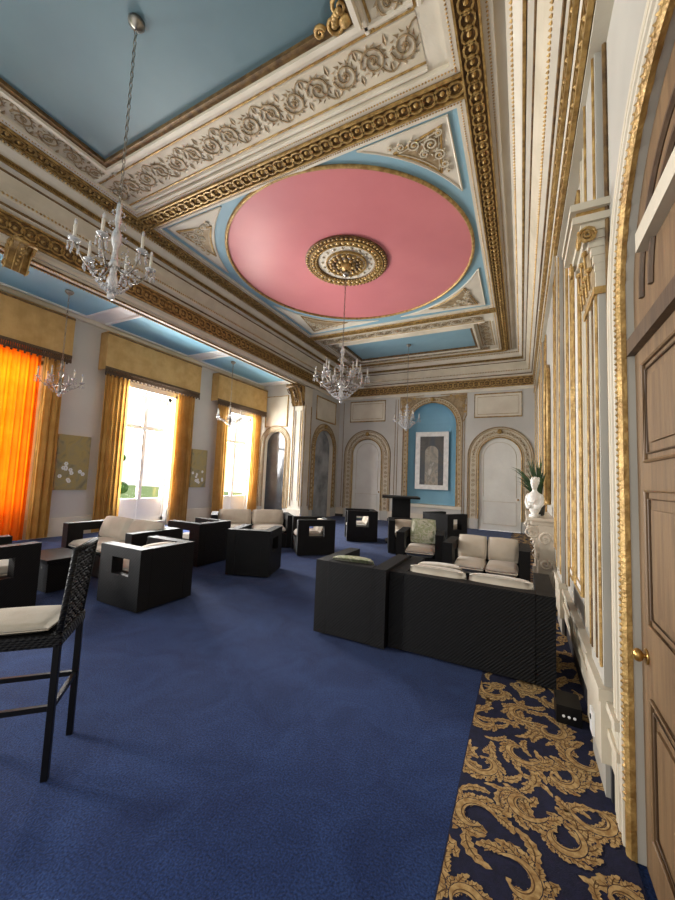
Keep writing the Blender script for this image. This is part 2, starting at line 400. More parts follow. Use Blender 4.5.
# scroll friezes
mb=MB()
def frieze(P0,P1,L,w):
    P0,P1,L=V(P0),V(P1),V(L); N=V((0,0,-1))
    c=[P0-L*w*.5,P1-L*w*.5,P1+L*w*.5,P0+L*w*.5]; mb.add([p+N*.004 for p in c],[(0,1,2,3)],CREAM2)
    for sg in(-1,1):
        a=P0+L*w*.55*sg;b=P1+L*w*.55*sg; mb.tube([a,b],.014,GOLD,6)
        a=P0+L*w*.68*sg;b=P1+L*w*.68*sg; mb.tube([a,b],.03,CREAM,6)
    scrolls(mb,P0,P1,L,N,w)
frieze((-5.9,3.2,ZC),(-.9,3.2,ZC),(0,1,0),.44)
frieze((-5.68,-1.8,ZC),(-5.68,2.95,ZC),(1,0,0),.38)
frieze((-1.1,-1.8,ZC),(-1.1,2.95,ZC),(1,0,0),.38)
frieze((-5.9,9.95,ZC),(-.9,9.95,ZC),(0,1,0),.36)
frieze((-5.9,12.25,ZC),(-.9,12.25,ZC),(0,1,0),.32)
frieze((-.93,10.2,ZC),(-.93,12.05,ZC),(1,0,0),.3)
frieze((-5.58,10.2,ZC),(-5.58,12.05,ZC),(1,0,0),.3)
trim(mb)
# gilt corner cartouche on the teal panel frame
mb=MB()
for s,ax_ in ((1,0),(-1,1)):
    for q,(R,h) in enumerate(((.09,1),(.06,-1))):
        ox,oy=((-.1-.16*q,-.02) if ax_==0 else (.0,-.12-.16*q))
        mb.tube(spiral_pts(lambda a,b,c:V((-1.5+ox+a,2.72+oy+b,ZC-.08)),0,0,R,1.5,h*s,0,16),[.022*(1-.5*j/17) for j in range(17)],GOLD,6,up=(0,0,1))
for q in range(5):
    a=pi+.2+q*.3; mb.ball((-1.5+cos(a)*.1,2.72+sin(a)*.1,ZC-.09),.03,GOLD,8,5,(1.2,1.2,.6))
mb.ball((-1.5,2.72,ZC-.08),.06,GOLD,10,6,(1,1,.6))
trim(mb,smooth=True)
# transverse beams
mb=MB()
for y,w in((3.78,.27),(9.45,.2)):
    mb.box(XA,XB_,y-w/2-.1,y+w/2+.1,ZC-.05,ZC,CREAM)
    guilloche(mb,(XA+.12,y,ZC-.05),(XB_-.12,y,ZC-.05),(0,1,0),(0,0,-1),w)
    for s in(-1,1): beads(mb,(XA+.15,y+s*(w/2+.05),ZC-.05),(XB_-.15,y+s*(w/2+.05),ZC-.05),.014,.035)
trim(mb)
mb=MB()
for x in(XB_,XA):
    mb.box(x-.22,x+.22,Y0,12.55,ZC-.049,ZC,CREAM)
    guilloche(mb,(x,Y0,ZC-.049),(x,12.5,ZC-.049),(1,0,0),(0,0,-1),.24)
    for s in(-1,1): beads(mb,(x+s*.17,Y0,ZC-.05),(x+s*.17,12.4,ZC-.05),.013,.035)
mb.box(XA,XB_,12.42,12.6,ZC-.048,ZC,CREAM); guilloche(mb,(XA,12.5,ZC-.05),(XB_,12.5,ZC-.05),(0,1,0),(0,0,-1),.12)
trim(mb)
# bay2: blue ground, pink disc, spandrels
cx,cy,RP=-3.2,6.42,2.4
mb=MB(); x0,x1,y0,y1=XA+.2,XB_-.2,3.98,9.28
mb.box(x0,x1,y0,y1,ZC-.012,ZC+.01,BLUEC)
n=96
ringp=lambda r,z:[(cx+cos(2*pi*i/n)*r,cy+sin(2*pi*i/n)*r,z) for i in range(n)]
mb.add(ringp(RP,ZC-.016)+[(cx,cy,ZC-.016)],[(i,(i+1)%n,n) for i in range(n)],PINK)
mb.tube(ringp(RP+.02,ZC-.03),.03,GOLD,8,True,up=(0,0,1))
trim(mb,smooth=False)
mb=MB()
xi0,xi1,yi0,yi1=x0+.14,x1-.14,y0+.1,y1-.12
for sx in(-1,1):
    for sy in(-1,1):
        X=xi1 if sx>0 else xi0; Y=yi1 if sy>0 else yi0
        Rs=RP+.24
        hx,hy=abs(X-cx),abs(Y-cy)
        def arc(Rs,hx,hy):
            a0=math.asin(min(1,max(0,(math.sqrt(max(0,Rs*Rs-hx*hx)) if Rs>hx else .12*Rs)/Rs)))
            a1=math.acos(min(1,max(0,(math.sqrt(max(0,Rs*Rs-hy*hy)) if Rs>hy else .12*Rs)/Rs)))
            return [(cos(a0+(a1-a0)*i/20)*Rs,sin(a0+(a1-a0)*i/20)*Rs) for i in range(21)]
        P=arc(Rs,hx,hy)
        pts=[(cx+sx*px,cy+sy*py,ZC-.02) for px,py in P]+[(X,Y,ZC-.02)]
        k=len(pts)-1
        mb.add(pts,[(i,i+1,k) for i in range(k-1)],CREAM)
        mb.tube(pts,.016,CREAM,5,True,up=(0,0,1))
        def shrink(f): 
            gx=sum(p[0] for p in [pts[5],pts[15],pts[k]])/3; gy=sum(p[1] for p in [pts[5],pts[15],pts[k]])/3
            q=pts[4:17]+[pts[k]]
            return [(gx+(p[0]-gx)*f,gy+(p[1]-gy)*f,ZC-.03) for p in q]
        a=shrink(.74); mb.tube(a,.016,GOLD,6,True,up=(0,0,1)); 
        b=shrink(.7); kk=len(b)-1; mb.add(b,[(i,i+1,kk) for i in range(kk-1)],ORN)
        c_=shrink(.62); mb.tube([(p[0],p[1],ZC-.034) for p in c_],.008,CREAM2,4,True,up=(0,0,1))
        gx=b[6][0]*.45+b[kk][0]*.55; gy=b[6][1]*.45+b[kk][1]*.55
        for (ox,oy,R,h) in((0,0,.1,1),(-.2*sx,.07*sy,.085,-1),(.07*sx,-.2*sy,.085,1),(-.11*sx,-.11*sy,.06,-1),(.12*sx,.12*sy,.05,1),(-.37*sx,.11*sy,.06,1),(.11*sx,-.37*sy,.06,-1),(-.5*sx,.14*sy,.04,1),(.14*sx,-.5*sy,.04,-1)):
            mb.tube(spiral_pts(lambda s,t,nn:V((gx+ox+s,gy+oy+t,ZC-.03-nn)),0,0,R,1.7,h,random.uniform(0,6)),.012,CREAM2,4,up=(0,0,1))
            for q in range(6):
                a_=q*pi/3; mb.add([(gx+ox+cos(a_)*R,gy+oy+sin(a_)*R,ZC-.036),(gx+ox+cos(a_+.5)*R*1.4,gy+oy+sin(a_+.5)*R*1.4,ZC-.036),(gx+ox+cos(a_+.5)*R,gy+oy+sin(a_+.5)*R,ZC-.045)],[(0,1,2)],CREAM2)
            mb.ball((gx+ox,gy+oy,ZC-.04),.02,GOLD,6,4)
trim(mb)
# medallion
mb=MB(); z=ZC-.02; MC=(cx+.02,cy-.14,z)
mb.lathe([(.58,-.02),(.4,-.02),(.36,-.035),(.01,-.045)],CREAM,48,MC,cap=False)
mb.lathe([(.83,0),(.83,-.03),(.77,-.045),(.6,-.045),(.57,-.03),(.57,0)],GOLDD,48,MC,cap=False)
for R in (.73,.62,.4): mb.lathe([(R+.012,-.02),(R+.012,-.065),(R-.012,-.065),(R-.012,-.02)],GOLD,40,MC,cap=False)
trim(mb)
mb=MB()
for R,r,k,m in((.79,.03,60,GOLD),(.675,.05,40,GOLD),(.675,.022,80,CREAM2),(.6,.022,60,GOLD),(.49,.03,18,CREAM2),(.31,.05,18,GOLD),(.25,.05,14,GOLDD),(.16,.055,9,GOLD)):
    for i in range(k):
        a=2*pi*(i+.3)/k; mb.ball((MC[0]+cos(a)*R,MC[1]+sin(a)*R,z-.03-(.015 if R>.55 else 0)-(.03 if R<.35 else 0)),r,m,7,4,(1,1,.5))
mb.lathe([(.1,0),(.11,-.08),(.08,-.14),(.03,-.17),(.01,-.18)],GOLD,16,MC); trim(mb,smooth=True)

# cornice profile (offset from wall, z)
PROF=[(0,4.70),(.04,4.70),(.04,4.76),(.07,4.78),(.07,5.14),(.12,5.16),(.12,5.22),(.2,5.26),(.2,5.34),(.26,5.42),(.31,5.52),(.31,5.58),(.38,5.6),(.38,5.68),(.44,5.72),(.5,5.78),(.5,5.84),(.56,5.86),(.56,ZC)]
def cornice(fn,u0,u1,full=True):
    mb=MB()
    for (o1,z1),(o2,z2) in zip(PROF,PROF[1:]):
        mb.quad(fn(u0,o1,z1),fn(u1,o1,z1),fn(u1,o2,z2),fn(u0,o2,z2),CREAM2 if z1 in(5.42,5.34) else CREAM)
    L=V((0,0,1)); N=(fn(0,1,0)-fn(0,0,0))
    guilloche(mb,fn(u0,.07,4.96),fn(u1,.07,4.96),L,N,.32)
    mb.tube([fn(u0,.13,5.19),fn(u1,.13,5.19)],.018,GOLDD,6)
    beads(mb,fn(u0,.21,5.3),fn(u1,.21,5.3),.022,.05,GOLD)
    mb.tube([fn(u0,.315,5.55),fn(u1,.315,5.55)],.016,GOLDD,6)
    guilloche(mb,fn(u0,.385,5.64),fn(u1,.385,5.64),L,N,.07,th=.015)
    beads(mb,fn(u0,.51,5.81),fn(u1,.51,5.81),.022,.05)
    trim(mb)
cornice(lambda u,o,z:V((XR-o,u,z)),Y0,YB)
cornice(lambda u,o,z:V((XL+o,u,z)),Y0,YB)
cornice(lambda u,o,z:V((u,YB-o,z)),XL,XR)
# aisle beam
mb=MB(); mb.box(XO,XL,Y0,YA,ZS,ZC,CREAM2)
for x in(XL-.03,XO+.03): mb.box(x-.015,x+.015,Y0,YA,ZS-.025,ZS,GOLDD); beads(mb,(x,Y0,ZS-.028),(x,YA,ZS-.028),.018,.045)
trim(mb)
mb=MB()
for a,b in((-1.3,1.3),(1.9,4.45),(4.95,7.25),(7.7,10.5)):
    mb.box(-8.78,-7.2,a,b,ZA-.012,ZA+.01,BLUEA)
    for q in((-8.83,-8.78,a-.05,b+.05),(-7.2,-7.15,a-.05,b+.05),(-8.78,-7.2,a-.05,a),(-8.78,-7.2,b,b+.05)): mb.box(*q,ZA-.04,ZA,WHITE)
mb.box(-9,-8.92,Y0,YA,ZA-.1,ZA,CREAM); trim(mb)
# piers + corbels
mb=MB(); mb.box(-7.2,XL,10.5,YA,0,ZA,CREAM)
for y in(10.56,10.94): mb.tube([(XL+.01,y,.5),(XL+.01,y,4)],.014,GOLD,6)
for x in(-7.14,-6.76): mb.tube([(x,10.49,.5),(x,10.49,4)],.014,GOLD,6)
mb.tube([(-6.84,10.49,.7),(-7.06,10.49,.7),(-7.06,10.49,3.8),(-6.84,10.49,3.8)],.01,ORN,6,True)
mb.box(-7.24,XL+.04,10.46,YA,0,.4,CREAM)
trim(mb)
mb=MB(); mb.box(-7.1,XL,1.3,2.0,0,ZA,CREAM); trim(mb)
def corbel(mb,ox,oy,z0,w,d,h,dirv,m=GOLD,mrib=None):
    """console: S-scroll profile swept across width; dirv outward dir"""
    mrib=mrib or m
    D=V(dirv); W=V((-D.y,D.x,0)); O=V((ox,oy,z0))
    prof=[]
    for i in range(17):
        q=i/16; prof.append((d*(.18+.82*q**1.7)+ .05*d*sin(q*pi*2),h*q))
    vs=[];k=len(prof)
    for s in(-.5,.5):
        for o,z in prof: vs.append(O+D*o+W*w*s+V((0,0,z)))
        for o,z in reversed(prof): vs.append(O+W*w*s+V((0,0,z)))
    nn=2*k
    fs=[(i,i+1,nn+i+1,nn+i) for i in range(k-1)]+[tuple(range(nn)),tuple(range(nn,2*nn))]
    mb.add(vs,fs,m)
    for s in(-.5,-.17,.17,.5):
        mb.tube([O+D*(o+.006)+W*w*s+V((0,0,z)) for o,z in prof],w*.04,mrib,6)
    for s in(-1,1):
        P=lambda a,b,c:O+D*(d*.62+a)+V((0,0,h*.78+b))+W*s*(w*.5+.01)
        mb.tube(spiral_pts(P,0,0,h*.2,1.6,s,0),w*.05,mrib,5)
        P2=lambda a,b,c:O+D*(d*.16+a)+V((0,0,h*.16+b))+W*s*(w*.5+.01)
        mb.tube(spiral_pts(P2,0,0,h*.13,1.4,-s,0),w*.04,mrib,5)
    mb.tube([O+D*d*.95+W*w*-.55+V((0,0,h*.9)),O+D*d*.95+W*w*.55+V((0,0,h*.9))],h*.07,mrib,10)
    for i in range(5): mb.ball(O+D*(d*(.3+.12*i))+V((0,0,h*(.25+.11*i))),w*.1,mrib,8,5)
mb=MB(); corbel(mb,-6.93,10.5,3.95,.42,.5,.68,(0,-1,0),GOLD,GOLDD); trim(mb,smooth=True)
mb=MB(); corbel(mb,XL,2.36,4.34,.26,.3,.42,(1,0,0)); trim(mb,smooth=True)

# ---------------------------------------------------------------- back wall trims
def arch_path(f,a,b,zb,zs,n,grow=0):
    c=(a+b)/2;r=(b-a)/2+grow
    return [f(c-r,zb,n)]+[f(c-r*cos(pi*i/24),zs+r*sin(pi*i/24),n) for i in range(25)]+[f(c+r,zb,n)]
def surround(f,a,b,zb,zs,w=.3,orn=True,gold=GOLD):
    mb=MB()
    mb.tube(arch_path(f,a,b,zb,zs,-.02,.02),.022,gold,6); mb.tube(arch_path(f,a,b,zb,zs,-.02,w),.022,ORN,6); mb.tube(arch_path(f,a,b,zb,zs,-.015,w-.06),.009,gold,5)
    mb.tube(arch_path(f,a,b,zb,zs,-.015,.08),.009,gold,5)
    p1=arch_path(f,a,b,zb,zs,-.004,.03);p2=arch_path(f,a,b,zb,zs,-.004,w)
    for i in range(len(p1)-1): mb.quad(p1[i],p1[i+1],p2[i+1],p2[i],CREAM2)
    if orn:
        c=(a+b)/2;r=(b-a)/2+w*.52
        for i in range(33):
            t=pi*i/32; q=f(c-r*cos(t),zs+r*sin(t),-.006)
            if i%2: mb.ball(q,.032,ORN,6,3)
            else:
                P=lambda x,y,nn:q+f(x,y,-.004)-f(0,0,0)
                mb.tube(spiral_pts(P,0,0,w*.17,1.4,1 if i%4 else -1,t,10),.011,ORN,4)
        k=int((zs-zb)/.17)
        for s in(-1,1):
            for i in range(k):
                P=lambda x,y,nn:f(c+s*r+x,zb+.1+i*.17+y,-.01)
                mb.tube(spiral_pts(P,0,0,w*.17,1.5,s if i%2 else -s,0,12),.011,ORN,4)
        q=f(c,zs+r+.02,-.04); mb.ball(q,.08,gold,8,6)
    trim(mb)
for a,b,zb,zs,_ in DB: surround(fB,a,b,.35,zs,.36)
surround(fB,NI[0],NI[1],NI[2],NI[3],.2,True)
surround(fE,-8.72,-7.78,.35,2.7,.2,False,ORN); surround(fS,11.3,12.7,.35,2.6,.24,True)
def panel(mb,f,a,b,z0,z1,m=CREAM2,g=GOLD,t=.03,fill=True):
    if fill: mb.quad(f(a,z0,-.008),f(b,z0,-.008),f(b,z1,-.008),f(a,z1,-.008),m)
    mb.tube([f(a,z0,-.015),f(b,z0,-.015),f(b,z1,-.015),f(a,z1,-.015)],t,g,6,True)
mb=MB()
for q in((-6.2,-4.72),(-1.46,.0)):
    panel(mb,fB,q[0],q[1],3.8,4.6,CREAM,t=.024); panel(mb,fB,q[0]+.1,q[1]-.1,3.9,4.5,fill=False,t=.008)
panel(mb,fE,-8.75,-7.75,3.35,4.5,CREAM); panel(mb,fS,11.3,12.8,3.65,4.5,CREAM)
for xx in(-6.5,-4.3,-4.2,-1.85,-1.78): 
    mb.tube([fB(xx,.4,-.01),fB(xx,4.6,-.01)],.012,ORN,5)
# gilded spandrels beside the niche head
for s in(-1,1):
    sp=[fB(-2.92+s*(1.08*cos(t)),3.54+1.08*sin(t),-.008) for t in [pi/2*i/14 for i in range(1,14)]]
    co_=fB(-2.92+s*1.2,4.68,-.008)
    mb.add(sp+[co_],[(i,i+1,13) for i in range(12)],ORN)
    mb.tube([sp[0],fB(-2.92+s*1.2,3.9,-.012),co_,fB(-2.92+s*.3,4.68,-.012)],.014,GOLD,5)
    for ox,oz,R in((1.06,4.5,.13),(.86,4.57,.08),(1.12,4.22,.07),(.66,4.61,.05),(1.15,4.02,.04)):
        P=lambda x,y,nn:fB(-2.92+s*ox+x,oz+y,-.018)
        mb.tube(spiral_pts(P,0,0,R,1.9,s,0,18),.014,GOLD,4)
mb.box(-4,-1.85,YB-.1,YB,.6,.7,CREAM)
trim(mb)
for i,(a,b,zb,zs,_) in enumerate(DB):
    mb=MB(); archfill(mb,fB,a,b,0,zs,.06,DOORW)
    c=(a+b)/2
    panel(mb,lambda u,z,n:fB(u,z,.06+n),a+.14,b-.14,.2,.95,DOORW,CREAM2,.008,False)
    mb.tube(arch_path(lambda u,z,n:fB(u,z,.05+n),a+.14,b-.14,1.1,zs,0),.008,CREAM2,5)
    d=mb.obj('door_%d'%(i+2),kind='structure')
    mb=MB(); mb.ball((b-.08,YB+.03,1.05),.03,BRASS); mb.obj('door_knob',parent=d)
mb=MB()
for a,b in((-6.7,-6.37),(-4.5,-1.65)): mb.box(a,b,YB-.05,YB,0,.35,CREAM); mb.box(a,b,YB-.06,YB,0,.1,SLATE)
mb.obj('baseboard_back',kind='structure')
mb=MB(); 
for a,b in((Y0,-1.4),(.2,2.1),(3.7,5.6),(7.1,9.1),(10.6,11)): mb.box(XW,XW+.05,a,b,0,.4,CREAM)
mb.obj('baseboard_left',kind='structure')
mb=MB()
for a,b in((Y0,.6),(2.1,5.98),(7.62,13.1)):
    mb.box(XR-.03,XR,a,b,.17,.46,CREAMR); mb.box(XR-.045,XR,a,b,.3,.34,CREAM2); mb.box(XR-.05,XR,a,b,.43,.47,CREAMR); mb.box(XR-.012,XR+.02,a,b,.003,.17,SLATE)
mb.obj('baseboard_right',kind='structure')

# ---------------------------------------------------------------- right wall trims
fr=lambda u,z,n:V((XR+n,u,z))
mb=MB()
A0,A1=.7,2.0; zs=2.35
mb.tube(arch_path(fr,A0,A1,0,zs,-.01,.02),.024,GOLD,8)
pp_=arch_path(fr,A0,A1,.2,zs,-.032,.02)
for p,q in zip(pp_,pp_[1:]): beads(mb,p,q,.011,.026)
for g,n,m,t in((.07,-.01,CREAMR,.028),(.105,-.02,GOLD,.008),(.14,-.012,CREAMR,.026),(.18,-.02,CREAM2,.016),(.205,-.015,GOLD,.008),(.235,-.01,CREAMR,.02),(.26,-.015,GOLDD,.008)): mb.tube(arch_path(fr,A0,A1,0,zs,n,g),t,m,6)
trim(mb)
def pilaster(y0,y1,zt=3.0,cap=True,p=.05):
    mb=MB()
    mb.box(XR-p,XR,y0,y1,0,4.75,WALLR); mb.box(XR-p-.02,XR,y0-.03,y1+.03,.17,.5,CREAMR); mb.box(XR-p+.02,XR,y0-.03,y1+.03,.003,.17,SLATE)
    mb.box(XR-p-.03,XR,y0-.04,y1+.04,.46,.52,CREAMR)
    w=y1-y0
    for yy in(y0+.03,y1-.03): mb.tube([(XR-p-.004,yy,.6),(XR-p-.004,yy,4.6)],.01,GOLD,6)
    for k in range(1,5): mb.tube([(XR-p,y0+w*k/5,.6),(XR-p,y0+w*k/5,zt-.04)],.013,CREAMR if k%2 else GOLDD,6)
    for yy,m,t in((y0-.03,GOLDD,.012),(y1+.03,GOLDD,.012),(y1+.07,CREAMR,.02),(y1+.12,GOLD,.01)): mb.tube([(XR-.01,yy,.5),(XR-.01,yy,4.6)],t,m,6)
    if cap:
        X0=XR-p
        mb.box(X0-.02,XR,y0-.01,y1+.01,zt-.06,zt-.02,GOLD)
        for i in range(8):     # flared bell
            q=i/7; o=.01+.07*q**2.2; mb.box(X0-o,XR,y0-o*.4,y1+o*.4,zt-.02+.045*i,zt-.02+.045*(i+1),CREAMR)
        for row,(zz,nn,rr) in enumerate(((zt+.05,4,.055),(zt+.16,3,.055))):
            for i in range(nn):
                yy=y0+w*(i+.5)/nn
                mb.ball((X0-.012-.014*row,yy,zz),rr,ORN,8,6,(.35,.62,1.35)); mb.ball((X0-.035-.014*row,yy,zz+.055),.02,GOLD,7,5,(1,1.5,.8))
                mb.tube([(X0-.033-.014*row,yy,zz-.06),(X0-.04-.014*row,yy,zz+.05)],.006,GOLD,5)
        for yy,h in((y0+.02,1),(y1-.02,-1)):
            mb.tube(spiral_pts(lambda a,b,c:V((X0-.085,yy+a,zt+.27+b)),0,0,.05,1.6,h,pi/2,14),.011,GOLD,5)
            mb.tube(spiral_pts(lambda a,b,c:V((X0-.05+a,y0-.035,zt+.27+b)),0,0,.045,1.6,h,pi/2,14),.009,GOLD,5)
        mb.box(X0-.12,XR,y0-.05,y1+.05,zt+.34,zt+.38,CREAMR); mb.box(X0-.1,XR,y0-.035,y1+.035,zt+.38,zt+.41,GOLD)
        mb.box(X0-.13,XR,y0-.06,y1+.06,zt+.41,zt+.45,CREAMR)
    trim(mb)
pilaster(2.32,2.68,2.62); pilaster(4.5,5.0,4.2,False); pilaster(8.4,8.9,4.2,False); pilaster(12.2,12.7,4.2,False)
mb=MB()
def rpanel(y0,y1,z0,z1):
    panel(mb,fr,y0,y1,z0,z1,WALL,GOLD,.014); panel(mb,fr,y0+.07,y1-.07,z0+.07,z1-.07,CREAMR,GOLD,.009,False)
for yy,m,t in((2.88,CREAMR,.022),(2.94,GOLD,.009),(3.0,CREAMR,.018),(3.06,GOLD,.009),(3.12,CREAMR,.018),(3.2,GOLD,.01)):
    mb.tube([(XR-.008,yy,.55),(XR-.008,yy,4.0)],t,m,6)
rpanel(3.3,3.72,.7,3.9); rpanel(3.82,4.18,.7,3.9)
for yy,m,t in((4.26,GOLD,.01),(4.33,CREAMR,.018),(4.4,GOLD,.009)): mb.tube([(XR-.008,yy,.55),(XR-.008,yy,4.5)],t,m,6)
rpanel(5.15,5.45,.7,4.4); rpanel(5.52,5.82,.7,4.4); rpanel(7.75,8.2,.7,4.4); rpanel(9.1,10.4,.7,4.4); rpanel(10.6,12,.7,4.4)
mb.box(XR-.08,XR,Y0,4.4,4.0,4.3,CREAMR)
guilloche(mb,(XR-.08,Y0,4.14),(XR-.08,4.4,4.14),(0,0,1),(-1,0,0),.24)
for zz,m in((4.38,GOLDD),(4.45,CREAMR),(4.55,GOLD)): mb.tube([(XR-.01,Y0,zz),(XR-.01,4.4,zz)],.018,m,6)
mb.box(XR-.06,XR,4.4,YB,4.5,4.62,CREAMR); mb.tube([(XR-.065,4.4,4.56),(XR-.065,YB,4.56)],.02,GOLD,6)
trim(mb)
# right door
DX=XR+.03
mb=MB(); fd=lambda u,z,n:V((DX+n,u,z))
mb.box(DX,DX+.05,A0,A1,.0,2.35,WOOD); archfill(mb,fd,A0,A1,2.35,2.352,.0,WOOD)
for u0,u1 in((.8,1.28),(1.42,1.86)):
    for z0,z1 in((.2,.7),(.98,1.5),(1.62,2.02)):
        for g,t,m in((0,.009,WOOD),(.03,.005,WOODD)): mb.tube([fd(u0+g,z0+g,-.006),fd(u1-g,z0+g,-.006),fd(u1-g,z1-g,-.006),fd(u0+g,z1-g,-.006)],t,m,6,True)
        mb.box(DX-.01,DX,u0+.07,u1-.07,z0+.07,z1-.07,WOOD)
mb.box(DX-.03,DX,A0,A1,2.1,2.17,WOODD); mb.box(DX-.004,DX,1.346,1.354,.0,2.1,WOODD)
for r in(.5,.38): mb.tube([fd(1.35-r*cos(pi*i/20),2.3+r*sin(pi*i/20),-.004) for i in range(21)],.014,WOODD,6)
mb.box(DX-.04,DX,.95,1.78,2.46,2.54,CREAMR)
d=mb.obj('door_1',kind='structure')
mb=MB(); z=.84; mb.tube([(DX,1.925,z),(DX-.02,1.925,z)],.009,BRASS,8); mb.ball((DX-.03,1.925,z),.025,BRASS,14,10,(.75,1,1)); mb.tube([(DX,1.925,z),(DX-.006,1.925,z)],.03,BRASS,14)
mb.obj('door_knob',parent=d,smooth=True,label='round brass knob')

# fireplace
fp=empty('fireplace',(XR,6.8,.006),label='carved white marble fireplace surround with scrolled consoles',category='fireplace')
def fpo(mb,n,**k): return mb.obj(n,parent=fp,**k)
mb=MB(); mb.box(-.36,-.002,-.82,.82,1.0,1.05,MARBLE); mb.box(-.3,-.002,-.78,.78,.94,1.0,MARBLE); fpo(mb,'mantel_shelf',bevel=.008)
for s in(-1,1):
    mb=MB(); mb.box(-.2,-.002,s*.65-.12,s*.65+.12,0,.94,MARBLE); corbel(mb,-.19,s*.65,.45,.2,.14,.48,(-1,0,0),MARBLE)
    mb.box(-.24,-.002,s*.65-.14,s*.65+.14,0,.12,MARBLE)
    for i in range(4): mb.tube([(-.205,s*.65-.08+.053*i,.15),(-.205,s*.65-.08+.053*i,.42)],.012,MARBLE,6)
    P=lambda x,y,nn:V((-.12+x,s*.65-.125,.75+y)); mb.tube(spiral_pts(P,0,0,.1,1.6,1,0),.018,MARBLE,5); P=lambda x,y,nn:V((-.12+x,s*.65-.125,.4+y)); mb.tube(spiral_pts(P,0,0,.08,1.6,-1,1),.018,MARBLE,5)
    fpo(mb,'jamb',smooth=False)
mb=MB(); mb.box(-.19,-.002,-.53,.53,.7,.94,MARBLE)
for i in range(5): mb.tube(spiral_pts(lambda x,y,nn:V((-.2,-.4+.2*i+x,.82+y)),0,0,.08,1.5,1 if i%2 else -1,0,14),.014,MARBLE,5)
fpo(mb,'frieze_panel')
mb=MB(); mb.box(-.06,-.002,-.53,.53,0,.7,DARK); fpo(mb,'firebox')
om=empty('overmantel_mirror',(XR,7.2,1.15),label='tall arched mirror in carved gilt frame above fireplace',category='mirror')
mb=MB(); f0=lambda u,z,n:V((n-.02,u,z)); mb.tube(arch_path(f0,-.4,.4,.1,2.0,-.01,.05)+[f0(-.45,.1,-.01)],.035,GOLD,8); mb.obj('mirror_frame',parent=om,smooth=True)
mb=MB(); archfill(mb,f0,-.4,.4,.1,2.0,-.0,MIRROR); mb.obj('mirror_glass',parent=om)
# bust: draped torso on low square plinth, head turned
mb=MB()
mb.box(-.07,.07,-.07,.07,0,.035,SCULPT)
mb.lathe([(.06,.035),(.075,.06),(.105,.1),(.125,.16),(.135,.21),(.13,.25),(.1,.285),(.06,.305),(.042,.32),(.04,.35)],SCULPT,20,sx=.72,sy=1)
for s in(-1,1):
    mb.ball((0,s*.115,.235),.048,SCULPT,12,8,(1,.9,1)); mb.tube([(0,s*.13,.24),(-.02,s*.14,.17),(-.05,s*.1,.12),(-.09,s*.03,.13)],[.036,.034,.028,.022],SCULPT,10)
mb.ball((-.005,0,.405),.068,SCULPT,16,12,(.95,.86,1.15)); mb.ball((.015,0,.43),.072,SCULPT,16,10,(.98,.95,.88))
mb.ball((-.068,0,.4),.014,SCULPT,8,6,(1.2,.8,1.6)); mb.ball((-.06,0,.375),.016,SCULPT,8,6,(.7,1.3,.5)); mb.ball((-.05,0,.352),.02,SCULPT,8,6)
for s in(-1,1): mb.ball((-.058,s*.024,.413),.01,SCULPT,8,6); mb.ball((.0,s*.06,.4),.014,SCULPT,8,6,(.7,.5,1.3))
for i in range(16):
    a=i*.9; mb.ball((.015+.05*cos(a),.058*sin(a),.44+.03*sin(i*2.1)),.024,SCULPT,8,6)
for i in range(7): mb.tube([(-.1+.01*i,-.09+.025*i,.22-.004*i),(-.1,-.02+.014*i,.18),(-.07,.05,.12+.008*i)],.008,SCULPT,5)
o=mb.obj('bust',loc=(.17,6.09,1.058),smooth=True,rot=radians(65),label='small white sculpted bust with curled hair on mantelpiece',category='statue'); o.scale=(.9,.78,1.2)
# potted plant
pp=empty('potted_plant',(.24,6.5,1.058),label='spiky dark green houseplant in dark pot on mantelpiece',category='plant')
mb=MB(); mb.lathe([(.06,0),(.075,.02),(.09,.14),(.1,.16),(.09,.16),(.08,.13)],POT,20); mb.obj('pot',parent=pp,smooth=True)
mb=MB()
for i in range(80):
    a=random.uniform(0,6.28); l=random.uniform(.4,.9); sp=random.uniform(.15,1)
    kx=.5 if cos(a)<0 else .13
    pts=[]
    for j in range(7):
        t=j/6; pts.append(V((cos(a)*l*sp*t**1.3*kx*1.4,sin(a)*l*sp*t**1.3*.28,.14+l*(t-.38*sp*t*t*t))))
    w=V((.85,-.3,0))*(1 if i%3 else .5)
    vs=[]
    for j,p in enumerate(pts): ww=.022*(1-(j/6)**2)+.001; vs+=[p+w*ww,p-w*ww]
    mb.add(vs,[(2*j,2*j+1,2*j+3,2*j+2) for j in range(6)],LEAF)
mb.obj('leaves',parent=pp)
# floor box & socket
mb=MB(); mb.box(-.07,.07,-.1,.1,0,.11,DARK)
for i in range(3): mb.tube([(-.03+.03*i,-.101,.05),(-.03+.03*i,-.105,.05)],.009,WHITE,8)
mb.obj('floor_box',loc=(.27,2.95,.005),bevel=.008,label='small black electrical box on the carpet edge',category='box')
mb=MB(); mb.box(-.012,0,-.04,.04,-.06,.06,WHITE); mb.box(-.016,-.01,-.01,.01,.01,.03,DARK); mb.obj('wall_socket',loc=(XR-.071,2.5,.25),label='white plastic socket on skirting',category='socket')

